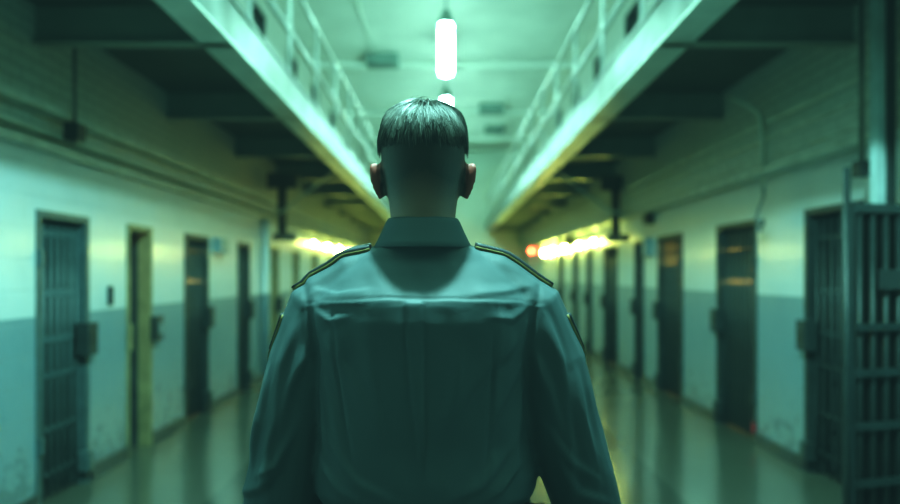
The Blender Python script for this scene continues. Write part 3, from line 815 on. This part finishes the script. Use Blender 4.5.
for a_, b_ in zip(rings, rings[1:]):
    for k in range(ns): bm.faces.new((a_[k], a_[(k+1) % ns], b_[(k+1) % ns], b_[k]))
tp = bm.verts.new((0, .030, 1.8145))
for k in range(ns): bm.faces.new((rings[-1][k], rings[-1][(k+1) % ns], tp))
hair = mk('hair', bm, M['hair_cap'], man, True)
verts, faces, shade = [], [], []
def strand(pts, r0):
    base = len(verts); m_ = len(pts); sv = min(1, max(0, .45 + .9*noise.noise((pts[0].x*130+9, pts[0].y*130, pts[0].z*40)) + R.uniform(-.3, .3)))
    for i, p in enumerate(pts):
        d = (pts[min(i+1, m_-1)]-pts[max(i-1, 0)]).normalized(); u = d.cross(Vector((.3, .5, .81))).normalized(); w = d.cross(u)
        rr = r0*(1-.85*(i/(m_-1))**1.5)
        for k in range(3):
            a_ = 2*PI*k/3; verts.append(p+u*math.cos(a_)*rr+w*math.sin(a_)*rr); shade.append(sv)
    for i in range(m_-1):
        for k in range(3):
            q = base+i*3; faces.append((q+k, q+(k+1) % 3, q+3+(k+1) % 3, q+3+k))
CROWN = Vector((.006, .0, 1.81))
for i in range(5200):
    th = R.uniform(0, 2*PI); u = R.random(); zz = 1.738 + .074*u**.75
    fr = max(0, math.sin(th)); zz = min(1.8115, zz + .030*fr*fr*(1-u))
    p = head_pt(zz, th, .0030); p.z += .0015
    c_ = Vector((0, .010, 1.74)); nrm = (p-c_).normalized()
    away = (p-CROWN); away -= nrm*away.dot(nrm)
    if away.length < 1e-4: continue
    away.normalize()
    # clumps share a sway so that locks form
    sw = noise.noise_vector((p.x*70, p.y*70, p.z*70))*.55
    dirn = (away + Vector((.10, .05, 0)) + sw*.8); dirn -= nrm*dirn.dot(nrm)
    dirn.normalize()
    ln = (.022+.016*R.random())*(.55+.6*min(1, (zz-1.726)/.05))
    lift = .05 + .10*R.random() + (.10*R.random() if zz > 1.79 else 0)
    pts = []
    for tq, lq in ((0, 0), (.35, .5), (.75, .8), (1.15, .9)):
        q = p + dirn*(tq*ln) + nrm*(lift*lq*ln)
        z_ = min(max(q.z, 1.70), 1.8115); q0 = head_pt(z_, math.atan2(q.y-.01, q.x))        # keep to the skull
        r_q = math.hypot(q.x, q.y-.01); r_h = math.hypot(q0.x, q0.y-.01)
        if z_ < 1.80 and r_q > r_h + .005: k_ = (r_h+.005)/r_q; q.x *= k_; q.y = .01+(q.y-.01)*k_
        dm = 1.8215 - .030*(q.x/.072)**2 - .026*((q.y-.030)/.080)**2
        if q.z > dm: q.z = dm
        pts.append(q)
    strand(pts, R.uniform(.0007, .0014))
for k in range(7):                                             # stray wisps over the crown
    p = Vector((-.016+R.uniform(-.012, .012), .025+R.uniform(-.02, .02), 1.814)); dx = R.uniform(.2, .9)
    strand([p, p+Vector((dx*.008, -.004, .005)), p+Vector((dx*.020, -.006, .008)), p+Vector((dx*.034, -.006, .007))], .0005)
me = bpy.data.meshes.new('hair_strands'); me.from_pydata([tuple(q) for q in verts], [], faces); me.materials.append(M['hair'])
me.attributes.new('shade', 'FLOAT', 'POINT').data.foreach_set('value', shade)
hn = M['hair'].node_tree; ha = N(hn, 'ShaderNodeAttribute', attribute_name='shade')
hn.links.new(mix_c(hn, ha.outputs['Fac'], (.012, .011, .010), (.21, .20, .18)), hn.nodes['Principled BSDF'].inputs['Base Color'])
for p in me.polygons: p.use_smooth = True
o = link('hair_strands', me, hair); o['kind'] = 'stuff'

# ------------------------------------------------------------------ world, camera, colour
w = bpy.data.worlds.new('hall_ambient'); w.use_nodes = True; SC.world = w
w.node_tree.nodes['Background'].inputs[0].default_value = (.25, .6, .5, 1); w.node_tree.nodes['Background'].inputs[1].default_value = .02
cd = bpy.data.cameras.new('camera'); cam = bpy.data.objects.new('camera', cd); COL.objects.link(cam)
cam.location = (0, 0, 1.5); cam.rotation_euler = (PI/2, 0, 0)
cd.sensor_width = 36; cd.lens = 30; cd.shift_x = 4/900; cd.shift_y = 23/900
cd.dof.use_dof = True; cd.dof.focus_distance = 1.25; cd.dof.aperture_fstop = 1.9; cd.clip_start = .05
SC.camera = cam
SC.view_settings.view_transform = 'Standard'
SC.view_settings.look = 'None'
SC.view_settings.exposure = 0.0
SC.view_settings.use_curve_mapping = True
cm = SC.view_settings.curve_mapping
for i, pts in enumerate((((0, .004), (.06, .038), (.5, .46), (1, 1)), ((0, .011), (.06, .053), (.5, .49), (1, 1)), ((0, .011), (.06, .048), (.5, .475), (1, 1)))):
    c = cm.curves[i]
    c.points[0].location = pts[0]; c.points[-1].location = pts[-1]
    for p in pts[1:-1]: c.points.new(*p)
cm.update()
